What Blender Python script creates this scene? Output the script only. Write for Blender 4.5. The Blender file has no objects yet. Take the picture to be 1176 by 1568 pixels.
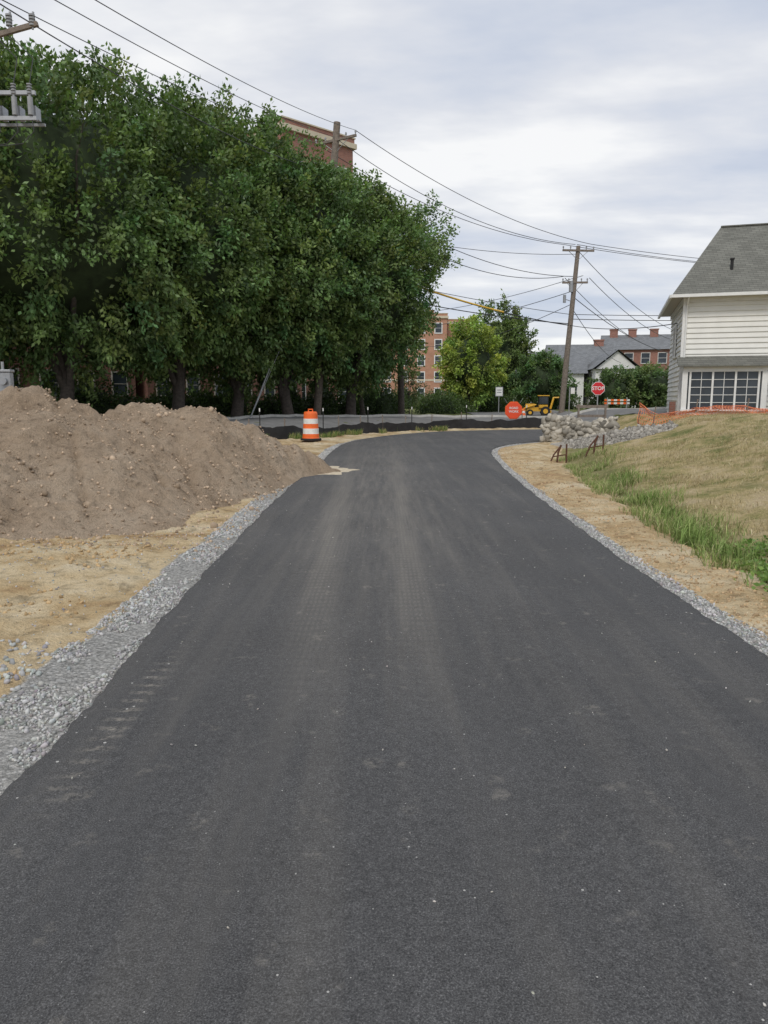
import bpy, math, random
import numpy as np
from mathutils import Vector, Matrix, noise as mn
R=math.radians
rng=np.random.default_rng(7); random.seed(7)
scene=bpy.context.scene
# ------------------------------------------------------------ noise
_perm=np.random.default_rng(3).random((256,256))
def vn(x,y):
    xi=np.floor(x).astype(int); yi=np.floor(y).astype(int)
    fx=x-xi; fy=y-yi; fx=fx*fx*(3-2*fx); fy=fy*fy*(3-2*fy)
    g=lambda a,b:_perm[a%256,b%256]
    return (g(xi,yi)*(1-fx)+g(xi+1,yi)*fx)*(1-fy)+(g(xi,yi+1)*(1-fx)+g(xi+1,yi+1)*fx)*fy-0.5
def fbm(x,y,o=4):
    s=0;a=1
    for i in range(o):
        s=s+a*vn(x*2**i+17.3*i,y*2**i+5.1*i); a*=.5
    return s
def sst(a,b,x):
    t=np.clip((x-a)/(b-a),0,1); return t*t*(3-2*t)
# ------------------------------------------------------------ mesh helpers
def mk(name,V,F,mat=None,smooth=False,col=None,cname="Col",parent=None):
    V=np.asarray(V,dtype=np.float32); F=np.asarray(F,dtype=np.int32)
    me=bpy.data.meshes.new(name); n,k=F.shape
    me.vertices.add(len(V)); me.vertices.foreach_set("co",V.ravel())
    me.loops.add(n*k); me.loops.foreach_set("vertex_index",F.ravel())
    me.polygons.add(n); me.polygons.foreach_set("loop_start",np.arange(0,n*k,k,dtype=np.int32))
    try: me.polygons.foreach_set("loop_total",np.full(n,k,dtype=np.int32))
    except Exception: pass
    me.update(calc_edges=True)
    if smooth: me.polygons.foreach_set("use_smooth",np.ones(n,dtype=bool))
    if col is not None:
        c=np.ones((len(V),4),dtype=np.float32); c[:,:3]=col
        a=me.color_attributes.new(cname,'FLOAT_COLOR','POINT'); a.data.foreach_set("color",c.ravel())
    ob=bpy.data.objects.new(name,me); scene.collection.objects.link(ob)
    if mat: me.materials.append(mat)
    if parent: ob.parent=parent
    return ob
def empty(name,loc=(0,0,0),rz=0):
    e=bpy.data.objects.new(name,None); e.empty_display_size=.3
    e.location=loc; e.rotation_euler=(0,0,rz); scene.collection.objects.link(e); return e
class B:
    def __init__(s): s.v=[];s.f=[];s.m=[];s.sm=[]
    def add(s,vs,fs,m=0,sm=False):
        o=len(s.v); s.v+= [tuple(p) for p in vs]
        for f in fs: s.f.append([i+o for i in f]); s.m.append(m); s.sm.append(sm)
    def box(s,c,sz,m=0,rz=0,rx=0,ry=0,taper=1):
        M=Matrix.Rotation(rz,3,'Z')@Matrix.Rotation(ry,3,'Y')@Matrix.Rotation(rx,3,'X')
        vs=[]
        for z in(-.5,.5):
            k=taper if z>0 else 1
            for x,y in((-.5,-.5),(.5,-.5),(.5,.5),(-.5,.5)):
                vs.append(M@Vector((x*sz[0]*k,y*sz[1]*k,z*sz[2]))+Vector(c))
        s.add(vs,[(0,3,2,1),(4,5,6,7),(0,1,5,4),(1,2,6,5),(2,3,7,6),(3,0,4,7)],m)
    def cyl(s,p0,p1,r0,r1=None,n=12,m=0,caps=True):
        if r1 is None:r1=r0
        p0=Vector(p0);p1=Vector(p1);d=(p1-p0).normalized()
        a=d.orthogonal().normalized();b=d.cross(a)
        vs=[];
        for p,r in((p0,r0),(p1,r1)):
            for i in range(n):
                t=2*math.pi*i/n; vs.append(p+a*r*math.cos(t)+b*r*math.sin(t))
        s.add(vs,[(i,(i+1)%n,n+(i+1)%n,n+i) for i in range(n)],m,True)
        if caps: s.add(vs,[tuple(range(n))[::-1],tuple(range(n,2*n))],m)
    def tube(s,pts,rs,n=8,m=0):
        pts=[Vector(p) for p in pts]; vs=[]
        if not hasattr(rs,'__len__'): rs=[rs]*len(pts)
        a=None
        for i,p in enumerate(pts):
            d=(pts[min(i+1,len(pts)-1)]-pts[max(i-1,0)]).normalized()
            if a is None: a=d.orthogonal().normalized()
            a=(a-d*a.dot(d)).normalized(); b=d.cross(a)
            for j in range(n):
                t=2*math.pi*j/n; vs.append(p+a*rs[i]*math.cos(t)+b*rs[i]*math.sin(t))
        fs=[(i*n+j,i*n+(j+1)%n,(i+1)*n+(j+1)%n,(i+1)*n+j) for i in range(len(pts)-1) for j in range(n)]
        s.add(vs,fs,m,True)
    def quad(s,a,b,c,d,m=0): s.add([a,b,c,d],[(0,1,2,3)],m)
    def obj(s,name,mats,parent=None,bevel=0):
        me=bpy.data.meshes.new(name); me.from_pydata([tuple(v) for v in s.v],[],s.f); me.update()
        for m in mats: me.materials.append(m)
        me.polygons.foreach_set("material_index",s.m); me.polygons.foreach_set("use_smooth",s.sm)
        ob=bpy.data.objects.new(name,me); scene.collection.objects.link(ob)
        if parent: ob.parent=parent
        if bevel:
            md=ob.modifiers.new("Bevel",'BEVEL'); md.width=bevel; md.segments=2; md.limit_method='ANGLE'
        return ob
# ------------------------------------------------------------ materials
def mat(name):
    m=bpy.data.materials.new(name); m.use_nodes=True; nt=m.node_tree
    return m,nt,nt.nodes["Principled BSDF"]
def N(nt,t,**k):
    n=nt.nodes.new(t)
    for a,b in k.items(): setattr(n,a,b)
    return n
def ramp(nt,fac,stops):
    r=nt.nodes.new("ShaderNodeValToRGB"); e=r.color_ramp.elements
    while len(e)<len(stops): e.new(.5)
    for i,(p,c) in enumerate(stops):
        e[i].position=p; e[i].color=(c[0],c[1],c[2],1) if hasattr(c,'__len__') else (c,c,c,1)
    nt.links.new(fac,r.inputs[0]); return r.outputs[0]
def mix(nt,f,a,b,mode='MIX'):
    m=nt.nodes.new("ShaderNodeMix"); m.data_type='RGBA'; m.blend_type=mode
    for s,i in((f,0),(a,6),(b,7)):
        if hasattr(s,'is_output'): nt.links.new(s,m.inputs[i])
        elif i==0: m.inputs[0].default_value=s
        else: m.inputs[i].default_value=(s[0],s[1],s[2],1)
    return m.outputs[2]
def math_(nt,op,a,b=None,clamp=False):
    m=nt.nodes.new("ShaderNodeMath"); m.operation=op; m.use_clamp=clamp
    for s,i in((a,0),(b,1)):
        if s is None: continue
        if hasattr(s,'is_output'): nt.links.new(s,m.inputs[i])
        else: m.inputs[i].default_value=s
    return m.outputs[0]
def noise(nt,vec,scale,detail=4,rough=.6):
    n=nt.nodes.new("ShaderNodeTexNoise"); n.inputs["Scale"].default_value=scale
    n.inputs["Detail"].default_value=detail; n.inputs["Roughness"].default_value=rough
    if vec is not None: nt.links.new(vec,n.inputs["Vector"])
    return n.outputs["Fac"]
def objc(nt): return nt.nodes.new("ShaderNodeTexCoord").outputs["Object"]
def bump(nt,b,h,st=.5,dist=.02):
    n=nt.nodes.new("ShaderNodeBump"); n.inputs["Strength"].default_value=st; n.inputs["Distance"].default_value=dist
    nt.links.new(h,n.inputs["Height"]); nt.links.new(n.outputs[0],b.inputs["Normal"])
def simple(name,c,rough=.7,var=.15,scale=6,metal=0,bm=0):
    m,nt,b=mat(name); co=objc(nt)
    n=noise(nt,co,scale,3,.65)
    lo=[x*(1-var) for x in c]; hi=[min(1,x*(1+var)) for x in c]
    nt.links.new(ramp(nt,n,[(.3,lo),(.7,hi)]),b.inputs["Base Color"])
    b.inputs["Roughness"].default_value=rough; b.inputs["Metallic"].default_value=metal
    if bm: bump(nt,b,noise(nt,co,scale*6,3),bm,.02)
    return m
def brick(name,c1,c2,mortar,sc=1.0,dirty=.25):
    m,nt,b=mat(name); co=objc(nt)
    sp=N(nt,"ShaderNodeSeparateXYZ"); nt.links.new(co,sp.inputs[0])
    s=math_(nt,'ADD',sp.outputs[0],sp.outputs[1])
    cb=N(nt,"ShaderNodeCombineXYZ"); nt.links.new(s,cb.inputs[0]); nt.links.new(sp.outputs[2],cb.inputs[1])
    t=N(nt,"ShaderNodeTexBrick"); nt.links.new(cb.outputs[0],t.inputs["Vector"])
    t.inputs["Scale"].default_value=sc; t.inputs["Brick Width"].default_value=.22; t.inputs["Row Height"].default_value=.075
    t.inputs["Mortar Size"].default_value=.008
    t.inputs["Color1"].default_value=(*c1,1); t.inputs["Color2"].default_value=(*c2,1); t.inputs["Mortar"].default_value=(*mortar,1)
    n=noise(nt,co,.8,4)
    nt.links.new(mix(nt,1.0,t.outputs[0],ramp(nt,n,[(.3,1-dirty),(.7,1.0)]),'MULTIPLY'),b.inputs["Base Color"])
    b.inputs["Roughness"].default_value=.85
    return m
def attrmat(name,rough=.7,trans=0,spec=.3,bumpy=0):
    m,nt,b=mat(name); a=N(nt,"ShaderNodeVertexColor",layer_name="Col")
    nt.links.new(a.outputs[0],b.inputs["Base Color"]); b.inputs["Roughness"].default_value=rough
    b.inputs["Specular IOR Level"].default_value=spec
    if bumpy: bump(nt,b,noise(nt,objc(nt),60,3),bumpy,.01)
    if trans:
        t=N(nt,"ShaderNodeBsdfTranslucent"); mx=N(nt,"ShaderNodeMixShader"); mx.inputs[0].default_value=trans
        c=mix(nt,1.0,a.outputs[0],(1.3,1.5,.7),'MULTIPLY'); nt.links.new(c,t.inputs[0])
        nt.links.new(b.outputs[0],mx.inputs[1]); nt.links.new(t.outputs[0],mx.inputs[2])
        nt.links.new(mx.outputs[0],nt.nodes["Material Output"].inputs[0])
    return m
M_leaf=attrmat("leaves",.5,.25,.4); M_grass=attrmat("grass_blades",.7,0,.2)
M_stone=attrmat("crushed_stone",.9,0,.2,0)
M_core=simple("light_blocking_core",(.03,.048,.018),.9,.5,2)  # very dark blob added inside crowns and bushes to block light
M_bark=simple("bark",(.085,.07,.06),.9,.4,9,0,.8)
M_wood=simple("weathered_pole_wood",(.20,.165,.135),.85,.3,8,0,.4)
M_wire=simple("cable_black",(.035,.035,.04),.5)
M_steel=simple("galvanised_steel",(.36,.37,.38),.45,.12,10,.5)
M_grey=simple("porcelain_grey",(.30,.31,.32),.4,.15,8)
M_white=simple("white_paint",(.76,.76,.74),.55,.06,3)
M_trimdim=simple("grey_window_frames",(.36,.34,.31),.7,.2,3)  # plain warm grey, duller than the white frames
M_glass=simple("window_glass",(.035,.045,.055),.08,.5,.6)
M_glassd=simple("dark_window_glass",(.02,.024,.028),.12,.5,.6)
M_black=simple("black_fabric",(.02,.02,.022),.7,.4,3,0,.3)
M_rubber=simple("rubber",(.02,.02,.02),.8)
M_orange=simple("orange_plastic",(.85,.15,.025),.45,.12,5)
M_onet=simple("orange_net_plastic",(.85,.27,.12),.6,.15,4)
M_wref=simple("white_reflective",(.74,.74,.71),.4,.12,5)
M_red=simple("red_sign",(.62,.02,.03),.4,.05,5)
M_rorange=simple("orange_red_sign",(.85,.09,.03),.4,.05,5)
M_yellow=simple("machine_yellow",(.72,.40,.03),.4,.1,5)
M_conc=simple("concrete",(.42,.41,.38),.85,.15,3,0,.2)
M_rust=simple("rusty_iron",(.11,.05,.03),.9,.4,20,0,.5)
M_soffit=simple("soffit",(.45,.42,.36),.7,.05)
M_siding=simple("white_siding",(.78,.775,.73),.6,.06,1.2)
M_greysiding=simple("pale_siding",(.5,.5,.47),.6,.1,1.2)
M_brick=brick("red_brick",(.28,.10,.068),(.38,.145,.10),(.34,.30,.26))
M_brick2=brick("orange_brick",(.48,.21,.12),(.56,.27,.16),(.46,.37,.30))
M_brick3=brick("dark_red_brick",(.18,.065,.048),(.26,.10,.068),(.24,.2,.17))
M_cream=simple("cream_cornice",(.6,.53,.4),.7,.1,2)
def shingle(name,c):
    m,nt,b=mat(name); co=objc(nt)
    sp=N(nt,"ShaderNodeSeparateXYZ"); nt.links.new(co,sp.inputs[0])
    cb=N(nt,"ShaderNodeCombineXYZ"); nt.links.new(math_(nt,'ADD',sp.outputs[0],math_(nt,'MULTIPLY',sp.outputs[1],.13)),cb.inputs[0]); nt.links.new(sp.outputs[2],cb.inputs[1])
    t=N(nt,"ShaderNodeTexBrick"); nt.links.new(cb.outputs[0],t.inputs["Vector"])
    t.inputs["Scale"].default_value=1; t.inputs["Brick Width"].default_value=.33; t.inputs["Row Height"].default_value=.10; t.inputs["Mortar Size"].default_value=.008
    t.inputs["Color1"].default_value=(*[x*.85 for x in c],1); t.inputs["Color2"].default_value=(*[x*1.15 for x in c],1); t.inputs["Mortar"].default_value=(*[x*.45 for x in c],1)
    n=noise(nt,co,1.2,4)
    nt.links.new(mix(nt,1.0,t.outputs[0],ramp(nt,n,[(.3,.8),(.7,1.0)]),'MULTIPLY'),b.inputs["Base Color"])
    b.inputs["Roughness"].default_value=.95; return m
M_sh=shingle("grey_green_shingles",(.19,.19,.165)); M_sh2=shingle("grey_shingles",(.22,.23,.24))
# asphalt
def asphalt():
    m,nt,b=mat("fresh_asphalt"); co=objc(nt); L=nt.links
    n1=noise(nt,co,190,2,.85); n2=noise(nt,co,.5,4,.6); n3=noise(nt,co,26,3,.8)
    base=ramp(nt,n1,[(.28,(.024,.024,.0245)),(.48,(.078,.0775,.078)),(.62,(.132,.131,.130)),(.76,(.27,.267,.26))])
    base=mix(nt,1.0,base,ramp(nt,n2,[(.3,.86),(.7,1.12)]),'MULTIPLY')
    base=mix(nt,1.0,base,ramp(nt,n3,[(.3,.80),(.7,1.16)]),'MULTIPLY')
    sp=N(nt,"ShaderNodeSeparateXYZ"); L.new(co,sp.inputs[0]); x,y=sp.outputs[0],sp.outputs[1]
    def gauss(xc,w,slope=0):
        c=math_(nt,'SUBTRACT',x,math_(nt,'ADD',math_(nt,'MULTIPLY',y,slope),xc))
        q=math_(nt,'DIVIDE',c,w); q=math_(nt,'MULTIPLY',q,q)
        return math_(nt,'POWER',2.718,math_(nt,'MULTIPLY',q,-1))
    def band(a,bb,c,d):
        return ramp(nt,math_(nt,'DIVIDE',y,40.0),[(a/40,0),(bb/40,1),(c/40,1),(d/40,0)])
    rib=N(nt,"ShaderNodeTexWave",wave_type='BANDS',bands_direction='X'); rib.inputs["Scale"].default_value=9; rib.inputs["Distortion"].default_value=1.5; rib.inputs["Detail"].default_value=1; L.new(co,rib.inputs["Vector"])
    lug=N(nt,"ShaderNodeTexWave",wave_type='BANDS',bands_direction='Y'); lug.inputs["Scale"].default_value=3.0; lug.inputs["Distortion"].default_value=3; lug.inputs["Detail"].default_value=2; L.new(co,lug.inputs["Vector"])
    tr=math_(nt,'ADD',gauss(-.38,.15,-.024),gauss(.20,.14,.003))
    tr=math_(nt,'MULTIPLY',tr,band(3.0,5.5,11,28))
    streak=N(nt,"ShaderNodeMapping"); streak.inputs["Scale"].default_value=(7,.4,1); L.new(co,streak.inputs[0])
    sn=noise(nt,streak.outputs[0],1.6,4,.7)
    wide=math_(nt,'MULTIPLY',gauss(-.1,1.1,0),band(3,8,16,32))
    wide=math_(nt,'MULTIPLY',wide,ramp(nt,sn,[(.38,0.2),(.66,1)]))
    t2=math_(nt,'MULTIPLY',tr,math_(nt,'ADD',math_(nt,'MULTIPLY',math_(nt,'MULTIPLY',rib.outputs["Fac"],lug.outputs["Fac"]),.6),.5))
    dust=math_(nt,'ADD',math_(nt,'MULTIPLY',t2,.28),math_(nt,'MULTIPLY',wide,.25),True)
    dust=math_(nt,'ADD',dust,math_(nt,'MULTIPLY',ramp(nt,noise(nt,streak.outputs[0],.5,3,.6),[(.48,0),(.72,1)]),.12),True)
    patch=ramp(nt,n3,[(.42,0),(.58,1)])
    lp=math_(nt,'MULTIPLY',math_(nt,'MULTIPLY',gauss(-1.24,.06,0),band(2.4,3.0,3.8,4.4)),ramp(nt,lug.outputs["Fac"],[(.55,0),(.8,1)]))
    dust=math_(nt,'ADD',dust,math_(nt,'MULTIPLY',math_(nt,'MULTIPLY',lp,patch),.5),True)
    sc=math_(nt,'MULTIPLY',ramp(nt,noise(nt,co,5.5,2,.5),[(.64,0),(.72,1)]),patch)
    dust=math_(nt,'ADD',dust,math_(nt,'MULTIPLY',sc,.26),True)
    base=mix(nt,dust,base,(.34,.31,.26))
    v=N(nt,"ShaderNodeTexVoronoi"); v.inputs["Scale"].default_value=36; L.new(co,v.inputs["Vector"])
    cs=N(nt,"ShaderNodeSeparateColor"); L.new(v.outputs["Color"],cs.inputs[0])
    sel=math_(nt,'GREATER_THAN',cs.outputs[0],.80); near=math_(nt,'LESS_THAN',v.outputs["Distance"],math_(nt,'MULTIPLY',math_(nt,'MULTIPLY',cs.outputs[1],cs.outputs[2]),.28))
    base=mix(nt,math_(nt,'MULTIPLY',sel,near),base,(.5,.49,.46))
    L.new(base,b.inputs["Base Color"]); b.inputs["Roughness"].default_value=.85; b.inputs["Specular IOR Level"].default_value=.3
    bump(nt,b,n1,.8,.007); return m
M_asph=asphalt()
def oldasph():
    m,nt,b=mat("old_street_asphalt"); co=objc(nt)
    c=ramp(nt,noise(nt,co,2,5,.7),[(.3,(.14,.14,.135)),(.7,(.21,.205,.20))])
    nt.links.new(c,b.inputs["Base Color"]); b.inputs["Roughness"].default_value=.9; return m
M_street=oldasph()
def groundmat():
    m,nt,b=mat("sand_grass_ground"); co=objc(nt); L=nt.links
    a=N(nt,"ShaderNodeVertexColor",layer_name="Mask"); s=N(nt,"ShaderNodeSeparateColor"); L.new(a.outputs[0],s.inputs[0])
    nb=noise(nt,co,1.0,5,.66); nm=noise(nt,co,6,5,.7); nf=noise(nt,co,60,3,.7)
    sand=ramp(nt,nb,[(.32,(.34,.21,.11)),(.42,(.51,.37,.20)),(.52,(.62,.49,.30)),(.70,(.74,.64,.46))])
    sand=mix(nt,1.0,sand,ramp(nt,nm,[(.34,.60),(.47,1.0),(.7,1.08)]),'MULTIPLY')
    sand=mix(nt,1.0,sand,ramp(nt,nf,[(.3,.8),(.7,1.12)]),'MULTIPLY')
    dry=ramp(nt,noise(nt,co,1.3,5,.75),[(.34,(.18,.20,.07)),(.43,(.34,.30,.13)),(.52,(.50,.40,.21)),(.64,(.58,.47,.29)),(.70,(.46,.33,.19))])
    grn=ramp(nt,nm,[(.3,(.07,.10,.025)),(.7,(.18,.22,.07))])
    gr=mix(nt,s.outputs[2],dry,grn)
    gr=mix(nt,1.0,gr,ramp(nt,nf,[(.3,.6),(.7,1.15)]),'MULTIPLY')
    v=N(nt,"ShaderNodeTexVoronoi"); v.inputs["Scale"].default_value=52; L.new(co,v.inputs["Vector"])
    vc=N(nt,"ShaderNodeSeparateColor"); L.new(v.outputs["Color"],vc.inputs[0])
    gv=ramp(nt,vc.outputs[0],[(0,(.32,.315,.295)),(.5,(.45,.44,.41)),(1,(.60,.585,.55))])
    gv=mix(nt,1.0,gv,ramp(nt,v.outputs["Distance"],[(.2,1),(.8,.6)]),'MULTIPLY')
    def edge(ch,w=.35):
        x=math_(nt,'ADD',ch,math_(nt,'MULTIPLY',math_(nt,'SUBTRACT',nm,.5),w*2.2)); return ramp(nt,x,[(.42,0),(.58,1)])
    c=mix(nt,edge(s.outputs[0]),sand,gr); c=mix(nt,edge(s.outputs[1]),c,gv)
    L.new(c,b.inputs["Base Color"]); b.inputs["Roughness"].default_value=.95; b.inputs["Specular IOR Level"].default_value=.15
    h=math_(nt,'ADD',math_(nt,'MULTIPLY',nm,1.2),math_(nt,'MULTIPLY',nf,.35)); bump(nt,b,h,.9,.08); return m
M_ground=groundmat()
def pilemat():
    m,nt,b=mat("sandy_fill_soil"); co=objc(nt)
    n1=noise(nt,co,.7,5,.62); n2=noise(nt,co,8,5,.75); n3=noise(nt,co,60,3,.7)
    c=ramp(nt,n1,[(.3,(.46,.345,.24)),(.5,(.57,.44,.315)),(.7,(.68,.55,.41))])
    c=mix(nt,1.0,c,ramp(nt,n2,[(.3,.55),(.46,.95),(.72,1.1)]),'MULTIPLY')
    c=mix(nt,1.0,c,ramp(nt,n3,[(.3,.8),(.7,1.08)]),'MULTIPLY')
    nt.links.new(c,b.inputs["Base Color"]); b.inputs["Roughness"].default_value=.97; b.inputs["Specular IOR Level"].default_value=.1
    bump(nt,b,math_(nt,'ADD',n2,math_(nt,'MULTIPLY',n3,.4)),1.0,.13); return m
M_pile=pilemat()
# ------------------------------------------------------------ road outline
Lc=np.array([(-1.45,-6),(-1.48,2.66),(-1.46,3.42),(-1.55,4.94),(-1.6,7.45),(-1.65,12.5),(-1.47,17.8),(-1.5,22),(-1.3,25.5),(-.33,29),(1.48,32.4),(3.4,34.3),(7.6,35.8),(10.3,36.4)])
Rc=np.array([(2.28,-6),(2.28,2.66),(2.28,4.2),(2.25,5.74),(2.28,7.63),(2.43,13.0),(2.7,17.5),(2.95,20.5),(3.33,22.6),(4.1,24.4),(5.6,26.4),(7.3,27.6),(9,29),(10.3,30.5)])
def chaikin(P,n=3):
    for _ in range(n):
        Q=[P[0]]
        for a,b in zip(P[:-1],P[1:]): Q+= [a*.75+b*.25,a*.25+b*.75]
        Q.append(P[-1]); P=np.array(Q)
    return P
Ls=chaikin(Lc);Rs=chaikin(Rc)
def pdist(P,x,y):
    d=np.full(x.shape,1e9)
    for a,b in zip(P[:-1],P[1:]):
        ab=b-a; t=np.clip(((x-a[0])*ab[0]+(y-a[1])*ab[1])/(ab@ab+1e-9),0,1)
        d=np.minimum(d,np.hypot(x-a[0]-t*ab[0],y-a[1]-t*ab[1]))
    return d
def xl(y): return np.interp(y,Ls[:,1],Ls[:,0])
def xr(y): return np.interp(y,Rs[:,1],Rs[:,0])
FN=np.array([(-30,4),(-16,13.5),(-9,21),(-5,25.5),(-2.7,28.4),(-1,31.6),(1,34.4),(3.2,36),(7.6,37.5),(14,38.6),(30,40),(60,42)])
def fency(x): return np.interp(x,FN[:,0],FN[:,1])
def bankh(x): return np.interp(x,[-5,4,14],[.5,.32,.2])
def H(x,y):
    x=np.asarray(x,float); y=np.asarray(y,float)
    onroad=(x>xl(y)-.02)&(x<xr(y)+.02)&(y<36)
    dl=pdist(Ls,x,y); dr=pdist(Rs,x,y); de=np.minimum(dl,dr)
    away=sst(.1,1.0,de)*np.where(onroad,0,1)
    z=-.045+away*(.035+.08*fbm(x*.7,y*.7)+.07*fbm(x*3.3,y*3.3,3))
    z=z+bankh(x)*sst(.2,3.5,(y-fency(x))*.75)
    hx0=np.interp(y,[0,18,22,27,31],[3.7,4.0,5.2,8.5,10.8]); hx1=np.interp(y,[0,10,18,22,27,31],[9.0,9.0,9.5,10,11.5,13])
    hill=sst(hx0,hx1,x)*np.interp(y,[0,10,20,34,60,90],[.95,.98,.95,.7,.35,.2])
    ditch=-.14*np.exp(-((x-3.6-np.interp(y,[0,8,18,26],[0,0,.9,2]))/.4)**2)*np.interp(y,[0,19,23],[1,1,0])
    z=z+np.where(x>2,hill*(1+.12*fbm(x*.5,y*.5))+ditch*sst(.1,.6,dr),0)
    return z
def axis(a,b,st,lo,hi,g=1.35):
    c=list(np.arange(a,b+1e-6,st)); s=st; v=b
    while v<hi: s*=g; v+=s; c.append(v)
    s=st; v=a
    while v>lo: s*=g; v-=s; c.insert(0,v)
    return np.array(c)
xs=axis(-9,13,.09,-1500,1500); ys=axis(1.5,38,.09,-300,2500)
X,Y=np.meshgrid(xs,ys); nx,ny=len(xs),len(ys)
Z=H(X,Y)
idx=np.arange(nx*ny).reshape(ny,nx)
F=np.stack([idx[:-1,:-1],idx[:-1,1:],idx[1:,1:],idx[1:,:-1]],-1).reshape(-1,4)
dl=pdist(Ls,X,Y);dr=pdist(Rs,X,Y)
left=X<xl(Y)+.3; right=X>xr(Y)-.3
nz=fbm(X*.9,Y*.9)
GW=([0,3,3.8,4.5,6,8,12,16,25],[.75,.62,.50,.38,.34,.33,.30,.26,.22])
gw=np.interp(Y,*GW)
gravel=np.where(left&(Y<30),1-sst(gw-.12,gw+.10,dl+nz*.16),0)
gravel=np.maximum(gravel,np.where(right&(Y<26),1-sst(.12,.26,dr+nz*.1),0))
DW=([0,4,8,12,16,22],[.68,.78,.98,1.2,1.55,2.0])
dw=np.interp(Y,*DW)
grass=np.where(right,sst(dw-.15,dw+.25,dr+nz*.35),0)
beyond=Y>fency(X)
grass=np.where(beyond&~((X>xl(Y))&(X<xr(Y))&(Y<34)),sst(-.3,1.0,Y-fency(X)),grass)
grass=np.where((Y>45)|(X<-25)|(X>16),1,grass)
green=np.where(X>2,np.exp(-((dr-dw-.4-.3*nz)/.4)**2)*.65,0)
green=np.maximum(green,np.where(Y>fency(X)+.5,.85,0)); green=np.maximum(green,np.where((X>2)&(nz>.3),.35,0))
col=np.stack([grass,gravel,np.clip(green,0,1)],-1).reshape(-1,3)
mk("ground",np.stack([X,Y,Z],-1).reshape(-1,3),F,M_ground,True,col,"Mask")
# ------------------------------------------------------------ new road
def resamp(A,Bp,st):
    m=(A+Bp)/2; d=np.r_[0,np.cumsum(np.hypot(*np.diff(m,axis=0).T))]
    t=np.arange(0,d[-1],st)
    return [np.stack([np.interp(t,d,P[:,0]),np.interp(t,d,P[:,1])],-1) for P in(A,Bp)]
A,Bq=resamp(Ls,Rs,.03); n=len(A)
A[:,0]+=.035*fbm(A[:,1]*3,A[:,1]*0+3,3)+.02*vn(A[:,1]*22,A[:,1]*0)
Bq[:,0]+=.03*fbm(Bq[:,1]*3,Bq[:,1]*0+9,3)+.016*vn(Bq[:,1]*22,Bq[:,1]*0+5)
ts=[0,.004,.02,.1,.3,.5,.7,.9,.98,.996,1]; rows=[]
zz=[-.045,-.006,0,.004,.012,.015,.012,.004,0,-.006,-.045]
for t,z in zip(ts,zz):
    P=A*(1-t)+Bq*t; rows.append(np.c_[P,np.full(n,z)])
V=np.concatenate(rows); k=len(ts); ii=np.arange(k*n).reshape(k,n)
F=np.stack([ii[:-1,:-1],ii[1:,:-1],ii[1:,1:],ii[:-1,1:]],-1).reshape(-1,4)
mk("asphalt_road",V,F,M_asph,True)
def strip(name,P,w0,w1,zoff,m,nw=8,kerb=False):
    P=chaikin(np.array(P,float)); d=np.r_[0,np.cumsum(np.hypot(*np.diff(P,axis=0).T))]; t=np.arange(0,d[-1],.5)
    P=np.stack([np.interp(t,d,P[:,0]),np.interp(t,d,P[:,1])],-1); T=np.gradient(P,axis=0); T/=np.linalg.norm(T,axis=1)[:,None]; Nn=np.c_[-T[:,1],T[:,0]]
    rows=[]
    for q in np.linspace(w0,w1,nw):
        Q=P+Nn*q; rows.append(np.c_[Q,H(Q[:,0],Q[:,1])+zoff])
    if kerb:
        Q0=rows[0].copy();Q0[:,2]-=.3;Q1=rows[-1].copy();Q1[:,2]-=.3; rows=[Q0]+rows+[Q1]
    V=np.concatenate(rows); ii=np.arange(len(V)).reshape(len(rows),len(P))
    F=np.stack([ii[:-1,:-1],ii[:-1,1:],ii[1:,1:],ii[1:,:-1]],-1).reshape(-1,4)[:, ::-1]
    return mk(name,V,F,m,False)
SL=[(-32,4),(-16,17),(-11.8,23.4),(-7.6,28),(-5.2,31),(-3,34.6),(-.3,37.6),(3,39.8),(8,41.4),(16,42.6),(40,44),(120,48)]
strip("street",SL,-2.7,2.7,.05,M_street)
strip("kerb",SL,2.7,2.86,.17,M_conc,2,True)
strip("sidewalk",SL,3.4,4.8,.09,M_conc,4,True)
strip("side_street",[(9,43),(9.5,60),(11,90),(12,140)],-3,3,.05,M_street)
# ------------------------------------------------------------ sand pile
crest=[(-14,12.5,1.3),(-11,12.2,1.5),(-9,12,1.5),(-7.6,11.8,1.58),(-6.3,11.6,1.62),(-5.7,11.5,1.66),(-5.1,11.6,1.54),(-4.75,12.2,1.24),(-4.4,12.8,1.38),(-3.9,13.2,1.44),(-3.4,13.5,1.34),(-2.9,13.8,1.12),(-2.5,14.1,.85),(-2.1,14.6,.5),(-1.5,15,.16)]
gx=np.arange(-16,-.2,.04); gy=np.arange(6.5,18,.04)
PX,PY=np.meshgrid(gx,gy)
cr=np.array(crest); 
cd=np.r_[0,np.cumsum(np.hypot(*np.diff(cr[:,:2],axis=0).T))]; tt=np.arange(0,cd[-1],.25)
cr=np.stack([np.interp(tt,cd,cr[:,i]) for i in range(3)],-1)
P=np.full(PX.shape,-9.)
wx=PX+.35*fbm(PX*.8,PY*.8,3); wy=PY+.5*fbm(PX*.8+9,PY*.8,3)
for c in cr:
    dd=np.sqrt((1.5*(wx-c[0]))**2+(wy-c[1])**2+.12)
    P=np.maximum(P,c[2]-.37*(dd-.34))
xt=np.interp(PY,[9,12.5,14,15.1,16.5],[-2.5,-1.75,-1.5,-.75,-1.5])
P=np.minimum(P,.8*(xt+.12*fbm(PX*2,PY*2)-PX))
P=np.where(P>-.3,P,-.3)
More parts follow.
